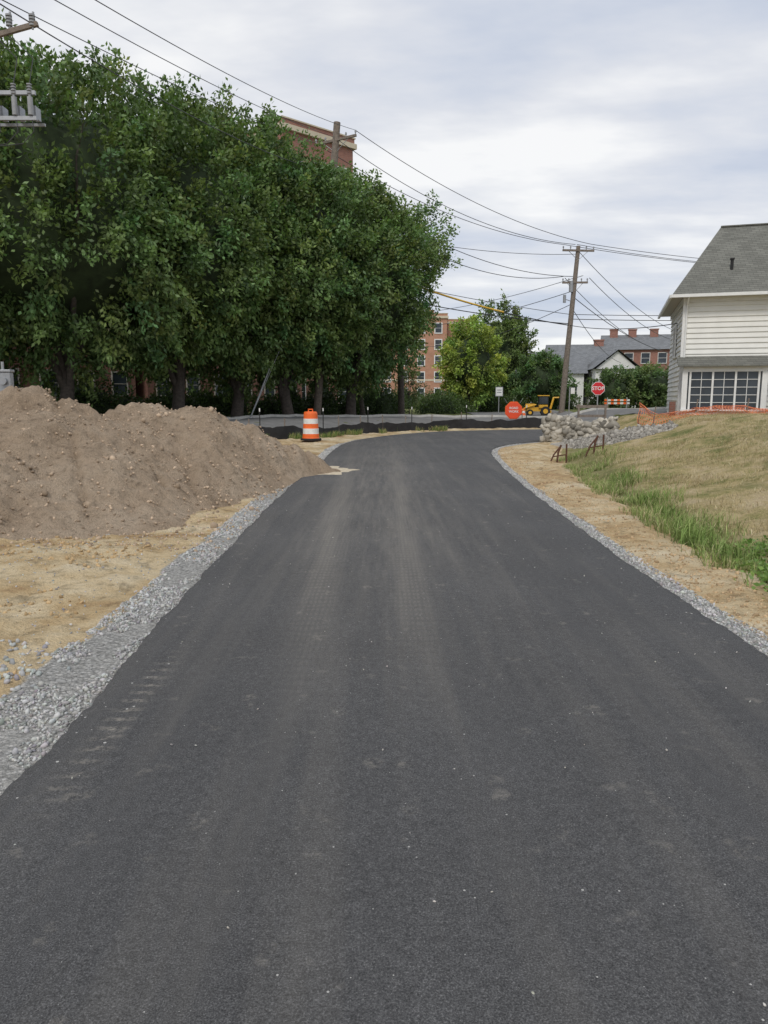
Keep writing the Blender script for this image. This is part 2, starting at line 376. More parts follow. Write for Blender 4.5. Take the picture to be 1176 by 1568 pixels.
rough=.26*fbm(PX*1.3,PY*1.3,5)+.15*np.abs(vn(PX*4,PY*4))+.09*vn(PX*8,PY*8)+.06*vn(PX*15,PY*15)
rill=.10*(1-np.abs(vn(PX*1.8+PY*.9,PY*.7)*2))**6*1.4
P=P+(rough-rill)*sst(0,.4,P)
PZ=P-.06
ii=np.arange(PX.size).reshape(PX.shape)
F=np.stack([ii[:-1,:-1],ii[:-1,1:],ii[1:,1:],ii[1:,:-1]],-1).reshape(-1,4)
keep=(P.ravel()[F].max(1)>-.12)
pile=mk("sand_pile",np.stack([PX,PY,PZ],-1).reshape(-1,3),F[keep],M_pile,True)
def pileh(x,y):
    i=np.clip(((x-gx[0])/.04).astype(int),0,len(gx)-1); j=np.clip(((y-gy[0])/.04).astype(int),0,len(gy)-1); return PZ[j,i]
# ------------------------------------------------------------ rocks batches
import bmesh
bm=bmesh.new(); bmesh.ops.create_icosphere(bm,subdivisions=1,radius=1); icoV=np.array([v.co[:] for v in bm.verts]); icoF=np.array([[v.index for v in f.verts] for f in bm.faces]); bm.free()
bm=bmesh.new(); bmesh.ops.create_icosphere(bm,subdivisions=2,radius=1); ic2V=np.array([v.co[:] for v in bm.verts]); ic2F=np.array([[v.index for v in f.verts] for f in bm.faces]); bm.free()
def rocks(name,C,S,colors,m,jit=.3,parent=None,base=(icoV,icoF)):
    bV,bF=base; n=len(C); nv=len(bV)
    V=bV[None]*(1+rng.uniform(-jit,jit,(n,nv,1)))*S[:,None,:]
    q=rng.normal(size=(n,4)); q/=np.linalg.norm(q,axis=1)[:,None]; w,x,y,z=q.T
    Rm=np.stack([1-2*(y*y+z*z),2*(x*y-z*w),2*(x*z+y*w),2*(x*y+z*w),1-2*(x*x+z*z),2*(y*z-x*w),2*(x*z-y*w),2*(y*z+x*w),1-2*(x*x+y*y)],-1).reshape(n,3,3)
    V=np.einsum('nij,nvj->nvi',Rm,V)
    V=V+C[:,None,:]
    F=bF[None]+(np.arange(n)*nv)[:,None,None]
    return mk(name,V.reshape(-1,3),F.reshape(-1,3),m,False,np.repeat(colors,nv,0),"Col",parent)
def greys(n,a=.22,b=.55,tint=(1.01,1.0,.96)):
    g=rng.uniform(a,b,(n,1)); return np.clip(g*np.array(tint)+rng.normal(0,.012,(n,3)),0,1)
def gravel_side(n,left,y0,y1,pw=1.6):
    y=y0+(y1-y0)*rng.random(n)**pw
    if left:
        w=np.interp(y,*GW); d=w*rng.random(n)**.8*1.15; x=xl(y)-d
    else:
        w=np.interp(y,[0,4,8,14,26],[.19,.18,.15,.13,.12]); d=w*rng.random(n)**.9*1.3; x=xr(y)+d
    s=rng.uniform(.005,.012,n)*np.where(rng.random(n)<.14,1.7,1)
    return x,y,s
x1,y1_,s1=gravel_side(20000,True,2.3,25,2.0); x2,y2_,s2=gravel_side(8000,False,3,25,1.7)
kk=fbm(x1*2.3,y1_*2.3)>-.14; x1,y1_,s1=x1[kk],y1_[kk],s1[kk]
x3=rng.uniform(-4.5,-1.9,900);y3=rng.uniform(3.2,9,900);s3=rng.uniform(.004,.012,900)
gxx=np.r_[x1,x2,x3];gyy=np.r_[y1_,y2_,y3];gs=np.r_[s1,s2,s3]
C=np.c_[gxx,gyy,H(gxx,gyy)+gs*.3]; S=np.c_[gs*1.15,gs*rng.uniform(.6,1,len(gs)),gs*rng.uniform(.45,.8,len(gs))]
rocks("gravel_edging",C,S,greys(len(gs),.24,.60),M_stone,.35)
n=520; x=rng.normal(-2.35,.3,n); y=rng.uniform(2.9,4.4,n); s=rng.uniform(.008,.026,n)
x=np.minimum(x,-1.9+.1*rng.random(n))
rocks("loose_stones",np.c_[x,y,H(x,y)+s*.2],np.c_[s,s*.75,s*.5],greys(n,.28,.58,(.99,1.0,.97)),M_stone,.38)
n=4200; x=rng.uniform(-9,-1.7,n); y=rng.uniform(7.3,15,n); s=rng.uniform(.008,.028,n)*np.where(rng.random(n)<.04,2.4,1)
z=np.maximum(pileh(x,y),H(x,y)); cc=np.array([.52,.40,.285])*rng.uniform(.5,1.15,(n,1))
rocks("soil_clods",np.c_[x,y,z+s*.2],np.c_[s,s*.8,s*.65],cc,M_stone)
n=2400; x=rng.uniform(-4.5,-1.8,n); y=rng.uniform(3.4,9,n); okm=fbm(x*1.5+3,y*1.5)>.12; x=x[okm]; y=y[okm]; n=len(x); s=rng.uniform(.005,.028,n)
rocks("soil_clods",np.c_[x,y,H(x,y)+s*.1],np.c_[s,s*.8,s*.5],np.array([.52,.37,.20])*rng.uniform(.6,1.15,(n,1)),M_stone,.38)
n=4200; y=3.5+20*rng.random(n)**1.3; x=xr(y)+.18+np.abs(rng.normal(.25,.35,n)); s=rng.uniform(.004,.018,n)*np.where(rng.random(n)<.05,2,1)
cc=np.array([.54,.39,.23])*rng.uniform(.55,1.15,(n,1))
rocks("soil_clods",np.c_[x,y,H(x,y)+s*.1],np.c_[s,s*.8,s*.5],cc,M_stone,.38)
n=160; x=rng.uniform(-1.3,2.1,n); y=1.3+14*rng.random(n)**1.5; s=rng.uniform(.002,.006,n)
rocks("road_debris",np.c_[x,y,.012+s*.3],np.c_[s*1.3,s,s*.5],greys(n,.4,.65,(1,.95,.85)),M_stone)
# ------------------------------------------------------------ sand spill on the road
n=160; th=np.linspace(0,2*math.pi,n,endpoint=False)
rr=1+.15*np.sin(th*5+1)+.1*np.sin(th*11)+.04*np.sin(th*23)
sx=-1.3+.72*np.cos(th)*rr; sy=15.3+.85*np.sin(th)*rr
V=[(-1.3,15.3,.05)]+[(a,b_,.022) for a,b_ in zip(-1.3+(sx+1.3)*.55,15.3+(sy-15.3)*.55)]+[(a,b_,.006) for a,b_ in zip(sx,sy)]
F=[(0,1+i,1+(i+1)%n) for i in range(n)]; F3=[]
for i in range(n):
    j=(i+1)%n; F3+=[(1+i,1+n+i,1+n+j),(1+i,1+n+j,1+j)]
M_spill=simple("pale_sand",(.56,.48,.35),.95,.2,12,0,.5)
mk("sand_spill",V,F+F3,M_spill,True)
# ------------------------------------------------------------ grass
def blades(name,x,y,h,w,col,lean=.5):
    n=len(x); z0=H(x,y)-.01
    a=rng.uniform(0,2*math.pi,n); ux,uy=np.cos(a)*w,np.sin(a)*w
    la=rng.uniform(0,2*math.pi,n); ll=h*lean*rng.random(n); lx,ly=np.cos(la)*ll,np.sin(la)*ll
    b0=np.c_[x-ux,y-uy,z0];b1=np.c_[x+ux,y+uy,z0]
    m0=np.c_[x-ux*.7+lx*.35,y-uy*.7+ly*.35,z0+h*.6];m1=np.c_[x+ux*.7+lx*.35,y+uy*.7+ly*.35,z0+h*.6]
    t=np.c_[x+lx,y+ly,z0+h*np.sqrt(np.clip(1-(ll/h)**2*.5,0,1))]
    V=np.stack([b0,b1,m1,m0,t],1).reshape(-1,3); o=(np.arange(n)*5)[:,None]
    F=np.concatenate([o+np.array([[0,1,2]]),o+np.array([[0,2,3]]),o+np.array([[3,2,4]])])
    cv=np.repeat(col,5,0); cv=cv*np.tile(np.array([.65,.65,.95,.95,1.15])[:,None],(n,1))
    return mk(name,V,F,M_grass,False,cv,"Col")
def pickc(n,cols,p):
    c=np.array(cols)[rng.choice(len(cols),n,p=p)]; return c*rng.uniform(.7,1.25,(n,1))
n=120000; y=5+27*rng.random(n)**1.25; x=xr(y)+rng.uniform(.9,10,n)
DG=([0,8,12,16,22],[.82,1.04,1.3,1.65,2.1])
okm=(pdist(Rs,x,y)>np.interp(y,*DG))&~((x>5.0)&(x<8.6)&(y>18.6)&(y<25.8)&(x<8.6-(25.8-y)*.1)); nn=fbm(x*.8,y*.8)
n2_=fbm(x*2.0+30,y*2.0)
okm&=(nn>-.4)&(n2_>-.06-.25*rng.random(n)); x=x[okm];y=y[okm]; nn=nn[okm]; n2_=n2_[okm]
c=pickc(len(x),[(.58,.47,.27),(.48,.39,.21),(.30,.30,.12),(.66,.57,.38)],[.45,.26,.09,.2])
gsel=(nn+.25*rng.normal(size=len(x))>.34); c[gsel]=c[gsel]*.5+np.array([.14,.20,.05])*.55
bsel=n2_>.28; c[bsel]*=np.array([.74,.72,.65])
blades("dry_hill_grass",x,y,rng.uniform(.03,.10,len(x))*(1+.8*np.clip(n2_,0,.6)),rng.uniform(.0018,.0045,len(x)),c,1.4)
n=26000; y=4.8+15*rng.random(n); d0=np.interp(y,*DG); x=xr(y)+d0+rng.normal(0.2,.24,n)*np.interp(y,[4,12,20],[1.1,1.2,1.6])
okm=(fbm(x*1.5+4,y*1.5)>.02)&(x>xr(y)+d0-.3); x=x[okm];y=y[okm]
hh=rng.uniform(.04,.15,len(x))*(1+1.4*np.clip(fbm(x*.9,y*.9+40),-.4,.6))
c=pickc(len(x),[(.24,.33,.09),(.33,.40,.14),(.16,.22,.06),(.52,.46,.25)],[.32,.3,.13,.25])
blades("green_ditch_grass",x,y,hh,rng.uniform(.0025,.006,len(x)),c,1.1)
cx=[3.45,3.5,3.7,3.35,4.0,4.4,3.75];cy=[7.2,8.4,9.5,7.9,11.2,13.5,6.1]; X_=[];Y_=[]
for a,b_ in zip(cx,cy):
    X_.append(rng.normal(a,.11,240));Y_.append(rng.normal(b_,.16,240))
x=np.concatenate(X_);y=np.concatenate(Y_)
blades("tall_weeds",x,y,rng.uniform(.12,.36,len(x)),rng.uniform(.003,.007,len(x)),pickc(len(x),[(.20,.30,.08),(.30,.39,.13),(.14,.21,.05)],[.4,.3,.3]),1.1)
n=3500; x=rng.uniform(-4.6,3,n); y=fency(x)-rng.uniform(.1,.9,n)
okm=fbm(x*1.6,y*1.6)>-.02; x=x[okm];y=y[okm]
blades("fence_weeds",x,y,rng.uniform(.08,.3,len(x)),rng.uniform(.006,.012,len(x)),pickc(len(x),[(.16,.25,.06),(.34,.31,.13)],[.6,.4]),.8)
# ------------------------------------------------------------ leaves
def leafmesh(name,P,Adir,L,W,col,parent):
    n=len(P); r=rng.normal(size=(n,3)); b=np.cross(Adir,r); b/=np.linalg.norm(b,axis=1)[:,None]+1e-9
    c=np.cross(Adir,b)
    V=np.stack([P,P+Adir*L[:,None]*.45+b*W[:,None]*.5+c*W[:,None]*.12,P+Adir*L[:,None],P+Adir*L[:,None]*.45-b*W[:,None]*.5+c*W[:,None]*.12],1).reshape(-1,3)
    F=np.arange(4*n).reshape(n,4)
    return mk(name,V,F,M_leaf,False,np.repeat(col,4,0),"Col",parent)
n=1700; cxy=np.array([(3.1,5.35),(3.25,5.6),(3.4,5.2),(3.4,6.4),(3.85,7.4),(3.3,6.0),(3.65,5.7)]); q=rng.integers(0,len(cxy),n); x=cxy[q,0]+rng.normal(0,.11,n); y=cxy[q,1]+rng.normal(0,.13,n)
a_=rng.normal(0,1,(n,3)); a_[:,2]=np.abs(a_[:,2])*.5; a_/=np.linalg.norm(a_,axis=1)[:,None]; l_=rng.uniform(.03,.07,n)
leafmesh("broadleaf_weeds",np.c_[x,y,H(x,y)+rng.uniform(.0,.13,n)],a_,l_,l_*.55,pickc(n,[(.14,.24,.06),(.23,.34,.1)],[.5,.5]),None)
def dirs(n):
    d=rng.normal(size=(n,3)); return d/np.linalg.norm(d,axis=1)[:,None]
def tree(name,loc,Ht,rad,cb,ncl,lpc,core=.8,colr=(.055,.095,.028),leaf=.19,cl=.9,tr=.22,seed=0,sparse=0,wob=.15,trunk=True,sz=1.0):
    e=empty(name,loc); zc=(Ht+cb)/2; rz=(Ht-cb)/2
    d=dirs(ncl)
    def rf(dd): return np.array([1+wob*mn.noise(Vector(v)*1.9+Vector((seed*3.1,0,0)))*1.6+.10*mn.noise(Vector(v)*5+Vector((0,seed*2.3,0)))*1.4 for v in dd])
    f=rf(d); dep=np.where(rng.random(ncl)<.8,rng.uniform(.82,1.0,ncl),rng.uniform(.5,.84,ncl))
    sh=1+.10*np.clip(-d[:,2],-.3,1)
    c=np.array([0,0,zc])+d*np.array([rad,rad,rz])*(f*dep)[:,None]*np.c_[sh,sh,np.ones(ncl)]
    if sparse:
        k=np.array([mn.noise(Vector(q)*.45+Vector((seed,7,1))) for q in c])>-.5+sparse; c=c[k];d=d[k];f=f[k]; ncl=len(c)
    ax=d*.8+np.array([0,0,1])*np.clip(d[:,2:3]+.25,-.35,1)*.55+rng.normal(0,.25,(ncl,3)); ax/=np.linalg.norm(ax,axis=1)[:,None]
    Ln=rng.uniform(.5,1.05,ncl)*cl
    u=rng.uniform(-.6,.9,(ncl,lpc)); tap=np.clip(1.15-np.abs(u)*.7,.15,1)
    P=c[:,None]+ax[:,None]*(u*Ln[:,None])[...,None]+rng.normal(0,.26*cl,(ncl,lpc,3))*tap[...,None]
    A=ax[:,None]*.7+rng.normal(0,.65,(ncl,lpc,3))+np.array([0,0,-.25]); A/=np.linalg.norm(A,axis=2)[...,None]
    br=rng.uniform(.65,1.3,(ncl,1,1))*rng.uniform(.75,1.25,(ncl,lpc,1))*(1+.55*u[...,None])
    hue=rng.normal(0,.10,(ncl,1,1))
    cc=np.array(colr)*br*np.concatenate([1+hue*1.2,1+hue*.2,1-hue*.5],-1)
    n=ncl*lpc
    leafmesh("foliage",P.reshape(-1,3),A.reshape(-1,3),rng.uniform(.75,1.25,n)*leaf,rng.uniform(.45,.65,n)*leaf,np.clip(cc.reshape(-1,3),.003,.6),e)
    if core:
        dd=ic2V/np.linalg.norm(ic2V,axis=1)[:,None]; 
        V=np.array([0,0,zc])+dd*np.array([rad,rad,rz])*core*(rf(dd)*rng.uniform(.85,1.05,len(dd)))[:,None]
        mk("light_blocking_core",V,ic2F,M_core,True,None,"Col",e)  # added opaque core, stops light passing through the crown
    if trunk:
        b=B(); tr_=tr
        top=Vector((random.uniform(-.3,.3),random.uniform(-.3,.3),cb+.9))
        b.tube([(0,0,-.4),(0,0,.1),(top.x*.5,top.y*.5,cb*.6),tuple(top)],[tr_*1.5,tr_*1.05,tr_*.9,tr_*.8],10)
        for i in range(7):
            a=i*2.4+seed; sp_=random.uniform(.35,.75)*rad*sz
            s0=Vector((0,0,0)).lerp(top,random.uniform(.55,1)); s0.z=random.uniform(cb*.5,cb+.6)
            p1=s0+Vector((math.cos(a)*sp_*.35,math.sin(a)*sp_*.35,rz*.5)); p2=s0+Vector((math.cos(a)*sp_*.75,math.sin(a)*sp_*.75,rz*1.0)); p3=s0+Vector((math.cos(a)*sp_*.85,math.sin(a)*sp_*.85,rz*1.4))
            b.tube([s0,p1,p2,p3],[tr_*.55,tr_*.4,tr_*.22,tr_*.08],7)
            for j in range(4):
                q=p1.lerp(p3,random.random()); w=Vector((random.uniform(-1,1),random.uniform(-1,1),random.uniform(.2,1.2)))*rad*.25
                b.tube([q,q+w*.5,q+w+Vector((0,0,.2))],[tr_*.16,tr_*.1,tr_*.03],5)
        b.obj("trunk",[M_bark],e)
    return e
def hz(x,y): return float(H(np.array([x]),np.array([y]))[0])
GC=(.112,.172,.058)
PT=[(-18.5,27,14.2,6),(-12.6,29.5,13.8,5.4),(-9.4,34,14.0,5.2),(-7.3,37,14.5,5.0),(-5.0,39,13.5,4.7),(-1.9,42.6,13.4,4.6)]
for i,(x,y,h,r) in enumerate(PT):
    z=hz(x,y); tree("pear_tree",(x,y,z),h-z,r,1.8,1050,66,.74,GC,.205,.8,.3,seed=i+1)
z=hz(1.1,47); tree("pear_tree",(1.1,47,z),12.4,2.6,5.8,220,56,0,(.12,.18,.06),.2,.8,.2,seed=9,sparse=.2,wob=.3)
z=hz(-1.3,46); tree("pear_tree",(-1.3,46,z),8.2,1.7,1.4,190,60,.7,(.10,.155,.052),.2,.75,.16,seed=10)
tree("yellow_green_tree",(7.1,62,.3),7.3,2.5,.9,250,60,.7,(.24,.31,.065),.24,.7,.16,seed=12)
tree("roadside_tree",(11,70,.3),9.7,2.8,1,260,60,.68,(.13,.18,.06),.26,.8,.18,seed=13,wob=.25)
tree("round_shrub_tree",(12.6,60,.2),4.6,2.1,.5,170,60,.78,(.09,.15,.05),.22,.6,.12,seed=14)
tree("shrub_tree",(17.3,57,.2),3.2,1.7,.3,120,60,.75,(.10,.15,.055),.2,.6,.1,seed=15)
tree("shrub_tree",(20.6,58,.2),3.7,2.0,.3,140,60,.75,(.105,.155,.055),.2,.6,.1,seed=16)
tree("shrub_tree",(25,60,.2),4.4,2.4,.3,150,60,.75,(.09,.135,.05),.2,.6,.1,seed=17)
tree("thin_tree",(19.3,46,.3),4.4,1.3,1.4,50,36,0,(.15,.19,.09),.15,.7,.06,seed=19,wob=.4)
tree("sapling",(1.7,50,.4),3.0,.8,.6,40,40,0,(.15,.19,.08),.14,.5,.04,seed=21)
def bushes(name,pts,colr):
    e=empty(name)
    allP=[];allA=[];allc=[];allL=[]
    for (x,y,r,h) in pts:
        z=hz(x,y); m=int(900*r*r)+300; d=dirs(m); d[:,2]=np.abs(d[:,2]); k=rng.uniform(.6,1.05,(m,1))*(1+.15*np.sin(d[:,:1]*7+x)+.12*np.sin(d[:,1:2]*9+y))
        P_=np.array([x,y,z])+d*np.array([r,r,h])*k; allP.append(P_); A_=d+rng.normal(0,.7,(m,3)); allA.append(A_/np.linalg.norm(A_,axis=1)[:,None])
        allc.append(np.array(colr)*rng.uniform(.5,1.4,(m,1))*rng.uniform(.8,1.25)); allL.append(rng.uniform(.12,.22,m))
        dd=ic2V.copy(); mk("light_blocking_core",np.array([x,y,z])+dd*np.array([r,r,h])*.75,ic2F,M_core,True,None,"Col",e)
    L_=np.concatenate(allL); leafmesh("foliage",np.concatenate(allP),np.concatenate(allA),L_,L_*.55,np.concatenate(allc),e)
pts=[]
for t in np.linspace(0,1,20):
    x=-17.5+t*18+random.uniform(-.5,.5); y=32.3+t*18.3+random.uniform(-.8,.8); pts.append((x,y,random.uniform(.8,1.5),random.uniform(1.0,2.0)))
bushes("hedge_bushes",pts,(.065,.105,.035))
bushes("roadside_bushes",[(4.5,57,1.5,1.6),(3.4,56,1.0,1.0),(-1,50,1.3,1.8),(6,60,1.3,1.1),(9.3,64,1.6,1.4),(11.5,66,1.5,1.5),(14.5,62,1.6,1.6),(8,75,2,1.8),(2,80,2.2,2.0),(6,84,2.2,2.0)],(.10,.15,.05))
def farmass():
    e=empty("distant_trees"); P_=[];A_=[];c_=[];L_=[]
    for i in range(95):
        a=R(-62+124*i/94)+random.uniform(-.01,.01); dd=random.uniform(160,215); x=math.sin(a)*dd; y=math.cos(a)*dd
        r=random.uniform(4,8); h=random.uniform(5,8.5); m=500; d=dirs(m)
        k=rng.uniform(.7,1.05,(m,1))*(1+.15*np.sin(d[:,:1]*6+x)+.15*np.sin(d[:,2:]*7+y))
        P_.append(np.array([x,y,h*.45])+d*np.array([r,r,h*.6])*k); q=d+rng.normal(0,.7,(m,3)); A_.append(q/np.linalg.norm(q,axis=1)[:,None])
        c_.append(np.array([.12,.155,.09])*rng.uniform(.5,1.4,(m,1))*rng.uniform(.8,1.2)); L_.append(rng.uniform(.8,1.6,m))
        mk("light_blocking_core",np.array([x,y,h*.45])+ic2V*np.array([r,r,h*.6])*.85,ic2F,M_core,True,None,"Col",e)
    L=np.concatenate(L_); leafmesh("foliage",np.concatenate(P_),np.concatenate(A_),L,L*.6,np.concatenate(c_),e)
farmass()
# ------------------------------------------------------------ buildings
def window(b,x,z,w,h,y=0,axis='x',fr=0,gl=1,nx=1,nz=2,t=.07,side=-1):
    def bx(cx,cz,sw,sh,dep,m):
        if axis=='x': b.box((cx,y+side*dep/2,cz),(sw,dep,sh),m)
        else: b.box((y+side*dep/2,cx,cz),(dep,sw,sh),m)
    bx(x,z,w,h,.02,gl)
    bx(x-w/2-t/2,z,t,h+2*t,.07,fr);bx(x+w/2+t/2,z,t,h+2*t,.07,fr)
    bx(x,z+h/2+t/2,w,t,.068,fr);bx(x,z-h/2-t/2,w,t,.1,fr)
    for i in range(1,nx): bx(x-w/2+w*i/nx,z,.04,h,.045,fr)
    for i in range(1,nz): bx(x,z-h/2+h*i/nz,w,.04,.04,fr)
def block(name,loc,rz,w,d,h,wall,floors,cols,ww=1.1,wh=1.5,fl0=1.6,flh=3.0,cornice=M_cream,side=True,band=None,chim=None,roof='flat',rh=2,frame=None,ft=.07):
    e=empty(name,loc,rz); b=B(); b.box((w/2,d/2,h/2-.5),(w,d,h+1)); b.obj("walls",[wall],e)
    b=B()
    for f in range(floors):
        for c in range(cols):
            window(b,w*(c+.5)/cols,fl0+f*flh,ww,wh,0,t=ft)
        if side:
            nc=max(2,int(d/3.2))
            for c in range(nc):
                window(b,d*(c+.5)/nc,fl0+f*flh,ww,wh,w,'y',side=1,t=ft); window(b,d*(c+.5)/nc,fl0+f*flh,ww,wh,0,'y',side=-1,t=ft)
    b.obj("windows",[frame or M_white,M_glass],e)
    b=B()
    if roof=='flat':
        b.box((w/2,d/2,h+.2),(w+.5,d+.5,.4),0); b.box((w/2,d/2,h+.6),(w+.2,d+.2,.4),1); b.box((w/2,d/2,h+.85),(w+.36,d+.36,.1),0)
        b.obj("cornice",[cornice,wall],e)
    elif roof=='gable':
        o=.4; b.add([(-o,-o,h),(w+o,-o,h),(w+o,d+o,h),(-o,d+o,h),(-o,d/2,h+rh),(w+o,d/2,h+rh)],[(0,1,5,4),(2,3,4,5),(0,4,3),(1,2,5),(0,3,2,1)],0)
        b.obj("roof",[M_sh2],e)
    elif roof=='gableend':
        o=.4; b.add([(-o,-o,h),(w+o,-o,h),(w+o,d+o,h),(-o,d+o,h),(w/2,-o,h+rh),(w/2,d+o,h+rh)],[(0,4,5,3),(1,2,5,4),(0,3,2,1)],0)
        b.add([(0,-.02,h),(w,-.02,h),(w/2,-.02,h+rh*.93)],[(0,1,2)],1); b.add([(0,d+.02,h),(w,d+.02,h),(w/2,d+.02,h+rh*.93)],[(0,1,2)],1)
        b.obj("roof",[M_sh2,M_white],e)
    if band:
        b=B(); b.box((w/2,d/2,band),(w+.1,d+.1,.3)); b.obj("band",[cornice],e)
    if chim:
        b=B()
        for cx,cy,chh in chim: b.box((cx,cy,h+chh/2),(1.1,.8,chh),0); b.box((cx,cy,h+chh+.08),(1.25,.95,.16),0)
        b.obj("chimneys",[wall],e)
    return e
block("tall_brick_building",(-7.9,61.5,0),R(43),7.2,7,22.2,M_brick,6,3,fl0=2,flh=3.5,wh=1.9)
block("brick_townhouse",(-21.5,36.5,.4),R(54),11,9,6.6,M_brick3,2,5,fl0=1.9,flh=2.9,cornice=M_trimdim,frame=M_trimdim,ww=.95,wh=1.3)
block("brick_townhouse",(-14.5,46,.4),R(54),14,9,6.8,M_brick3,2,6,fl0=1.9,flh=2.9,cornice=M_trimdim,frame=M_trimdim,ww=.95,wh=1.3)
block("siding_house",(-26.5,36,.4),R(15),6,8,5.4,M_greysiding,2,3,fl0=1.6,flh=2.6,roof='gable')
block("brick_apartment_building",(-7,135,0),0,18.2,14,15.4,M_brick2,5,6,fl0=2.3,flh=2.85,band=4.6,chim=[(15.5,3,1.6),(6,5,1.5),(16.8,10,1.6)],ft=.16,wh=1.6)
block("brick_apartment_building",(11.6,139,0),R(4),4.2,12,14.8,M_brick2,5,1,fl0=2.3,flh=2.85,band=4.6,side=False,chim=[(2.5,3,1.0)],ft=.16,wh=1.6)
block("white_house",(14.6,84,.2),R(-12),7.5,9,3.9,M_white,1,3,fl0=2,roof='gable',rh=2.6)
block("grey_roof_house",(20,90,.2),R(-8),7.4,9,4.6,M_brick,2,3,fl0=1.6,flh=2.2,wh=1.1,roof='gable',rh=3.2,chim=[(6,4.5,3.6)])
block("white_gable_house",(22.5,80,.2),R(-5),4.4,9,4.3,M_white,2,2,fl0=1.4,flh=2.1,wh=1.1,roof='gableend',rh=2)
block("brick_rowhouse",(31.5,108,.2),R(-14),9,9,8.0,M_brick,3,4,fl0=1.6,flh=2.6,wh=1.4,roof='gable',rh=2.4,chim=[(1.4,4,3),(4,4,3),(7,4,3)])
# ---- lap-sided house on the hill
he=empty("siding_house_on_hill",(13.45,34,.62),R(-17)); Wd,Dp,Hh=13,8,5.3
b=B(); b.box((Wd/2,Dp/2,Hh/2-.6),(Wd-.06,Dp-.06,Hh+1.15)); b.obj("wall_core",[M_siding],he)
b=B(); z=.05
while z<Hh-.05:
    z1=min(z+.23,Hh)
    b.quad((0,-.055,z),(Wd,-.055,z),(Wd,-.005,z1),(0,-.005,z1)); b.quad((0,0,z),(Wd,0,z),(Wd,-.055,z),(0,-.055,z))
    b.quad((-.055,Dp,z),(-.055,0,z),(-.005,0,z1),(-.005,Dp,z1)); b.quad((0,Dp,z),(0,0,z),(-.055,0,z),(-.055,Dp,z))
    z+=.23
b.obj("lap_siding",[M_siding],he)
b=B(); b.box((-.02,-.02,Hh/2),(.16,.16,Hh)); b.box((Wd/2,-.07,Hh-.12),(Wd,.05,.24)); b.box((-.07,Dp/2,Hh-.12),(.05,Dp,.24))
b.obj("corner_trim",[M_white],he)
o=.62; rx0,rx1,ry,rzz=1.7,Wd-1.7,Dp/2,Hh+3.7
b=B(); b.add([(-o,-o,Hh+.05),(Wd+o,-o,Hh+.05),(Wd+o,Dp+o,Hh+.05),(-o,Dp+o,Hh+.05),(rx0,ry,rzz),(rx1,ry,rzz)],[(0,1,5,4),(1,2,5),(2,3,4,5),(3,0,4)],0)
b.box((rx1/2+rx0/2,ry,rzz+.01),(rx1-rx0,.22,.06),0)
b.obj("roof",[M_sh],he)
b=B(); b.add([(-o+.02,-o+.02,Hh+.02),(Wd+o,-o+.02,Hh+.02),(Wd+o,Dp+o,Hh+.02),(-o+.02,Dp+o,Hh+.02)],[(3,2,1,0)],0); b.obj("soffit",[M_soffit],he)
b=B(); b.box((Wd/2,-o-.05,Hh-.02),(Wd+2*o+.1,.11,.13)); b.box((-o-.05,Dp/2,Hh-.02),(.11,Dp+2*o,.13))
b.cyl((.06,-o,Hh-.08),(.06,-.1,Hh-.35),.045,n=8); b.cyl((.06,-.1,Hh-.35),(.06,-.1,.1),.045,n=8)
b.obj("gutters",[M_white],he)
b=B(); b.cyl((1.9,.9,Hh+.9),(1.9,.9,Hh+1.65),.07,n=10); b.cyl((1.9,.9,Hh+1.65),(1.9,.9,Hh+1.72),.1,n=10); b.box((Wd/2+3,1.6,Hh+2.2),(.5,.5,.35)); b.obj("roof_vent",[M_rubber],he)
b=B(); bx0,bx1,by=.0,3.35,-.95
b.box(((bx0+bx1)/2,by/2-.0,-.05),(bx1-bx0,-by,.75),0)
for xx in (bx0+.08,bx1-.08): b.box((xx,by+.07,1.15),(.22,.2,1.7),0)
b.box(((bx0+bx1)/2,by+.05,2.1),(bx1-bx0,.14,.22),0); b.box((bx0+.06,by/2,2.1),(.12,-by-.1,.22),0)
b.box((bx0+.06,by/2,1.15),(.06,-by-.3,1.7),1)
b.box(((bx0+bx1)/2,by+.1,1.16),(bx1-bx0-.4,.03,1.66),1)
for i in range(4):
    xx=bx0+.3+(bx1-bx0-.6)*i/3; b.box((xx,by+.06,1.16),(.08,.09,1.66),0)
for i in range(3):
    x0=bx0+.3+(bx1-bx0-.6)*i/3; w=(bx1-bx0-.6)/3
    b.box((x0+w/2,by+.07,1.16),(.025,.05,1.66),0)
    for k in range(1,5): b.box((x0+w/2,by+.068,.33+1.66*k/5),(w-.09,.046,.025),0)
b.box(((bx0+bx1)/2,by-.02,.33),(bx1-bx0+.1,.2,.07),0)
b.obj("bay_window",[M_white,M_glass],he)
b=B(); b.add([(bx0-.25,by-.3,2.2),(bx1+.25,by-.3,2.2),(bx1+.25,-.03,2.62),(bx0-.25,-.03,2.62),(bx0-.25,by-.3,2.26),(bx1+.25,by-.3,2.26),(bx1+.25,-.03,2.7),(bx0-.25,-.03,2.7)],[(0,3,2,1),(4,5,6,7),(0,1,5,4),(1,2,6,5),(3,0,4,7)],0); b.obj("bay_roof",[M_sh],he)
b=B(); window(b,4.2,3.7,.9,1.5,-.055,nx=1,nz=2,t=.11); window(b,8,3.7,.9,1.5,-.055,t=.11); window(b,7,1.4,1.3,1.6,-.055,nx=2,t=.11)
window(b,4,3.6,.9,1.4,-.06,'y',t=.1); b.obj("windows",[M_white,M_glassd],he)
b=B(); b.box((-.35,-.6,.25),(.26,.26,.9),0); b.box((4.6,-.5,0.2),(1.6,.5,.9),0); b.obj("brick_piers",[M_brick3],he)
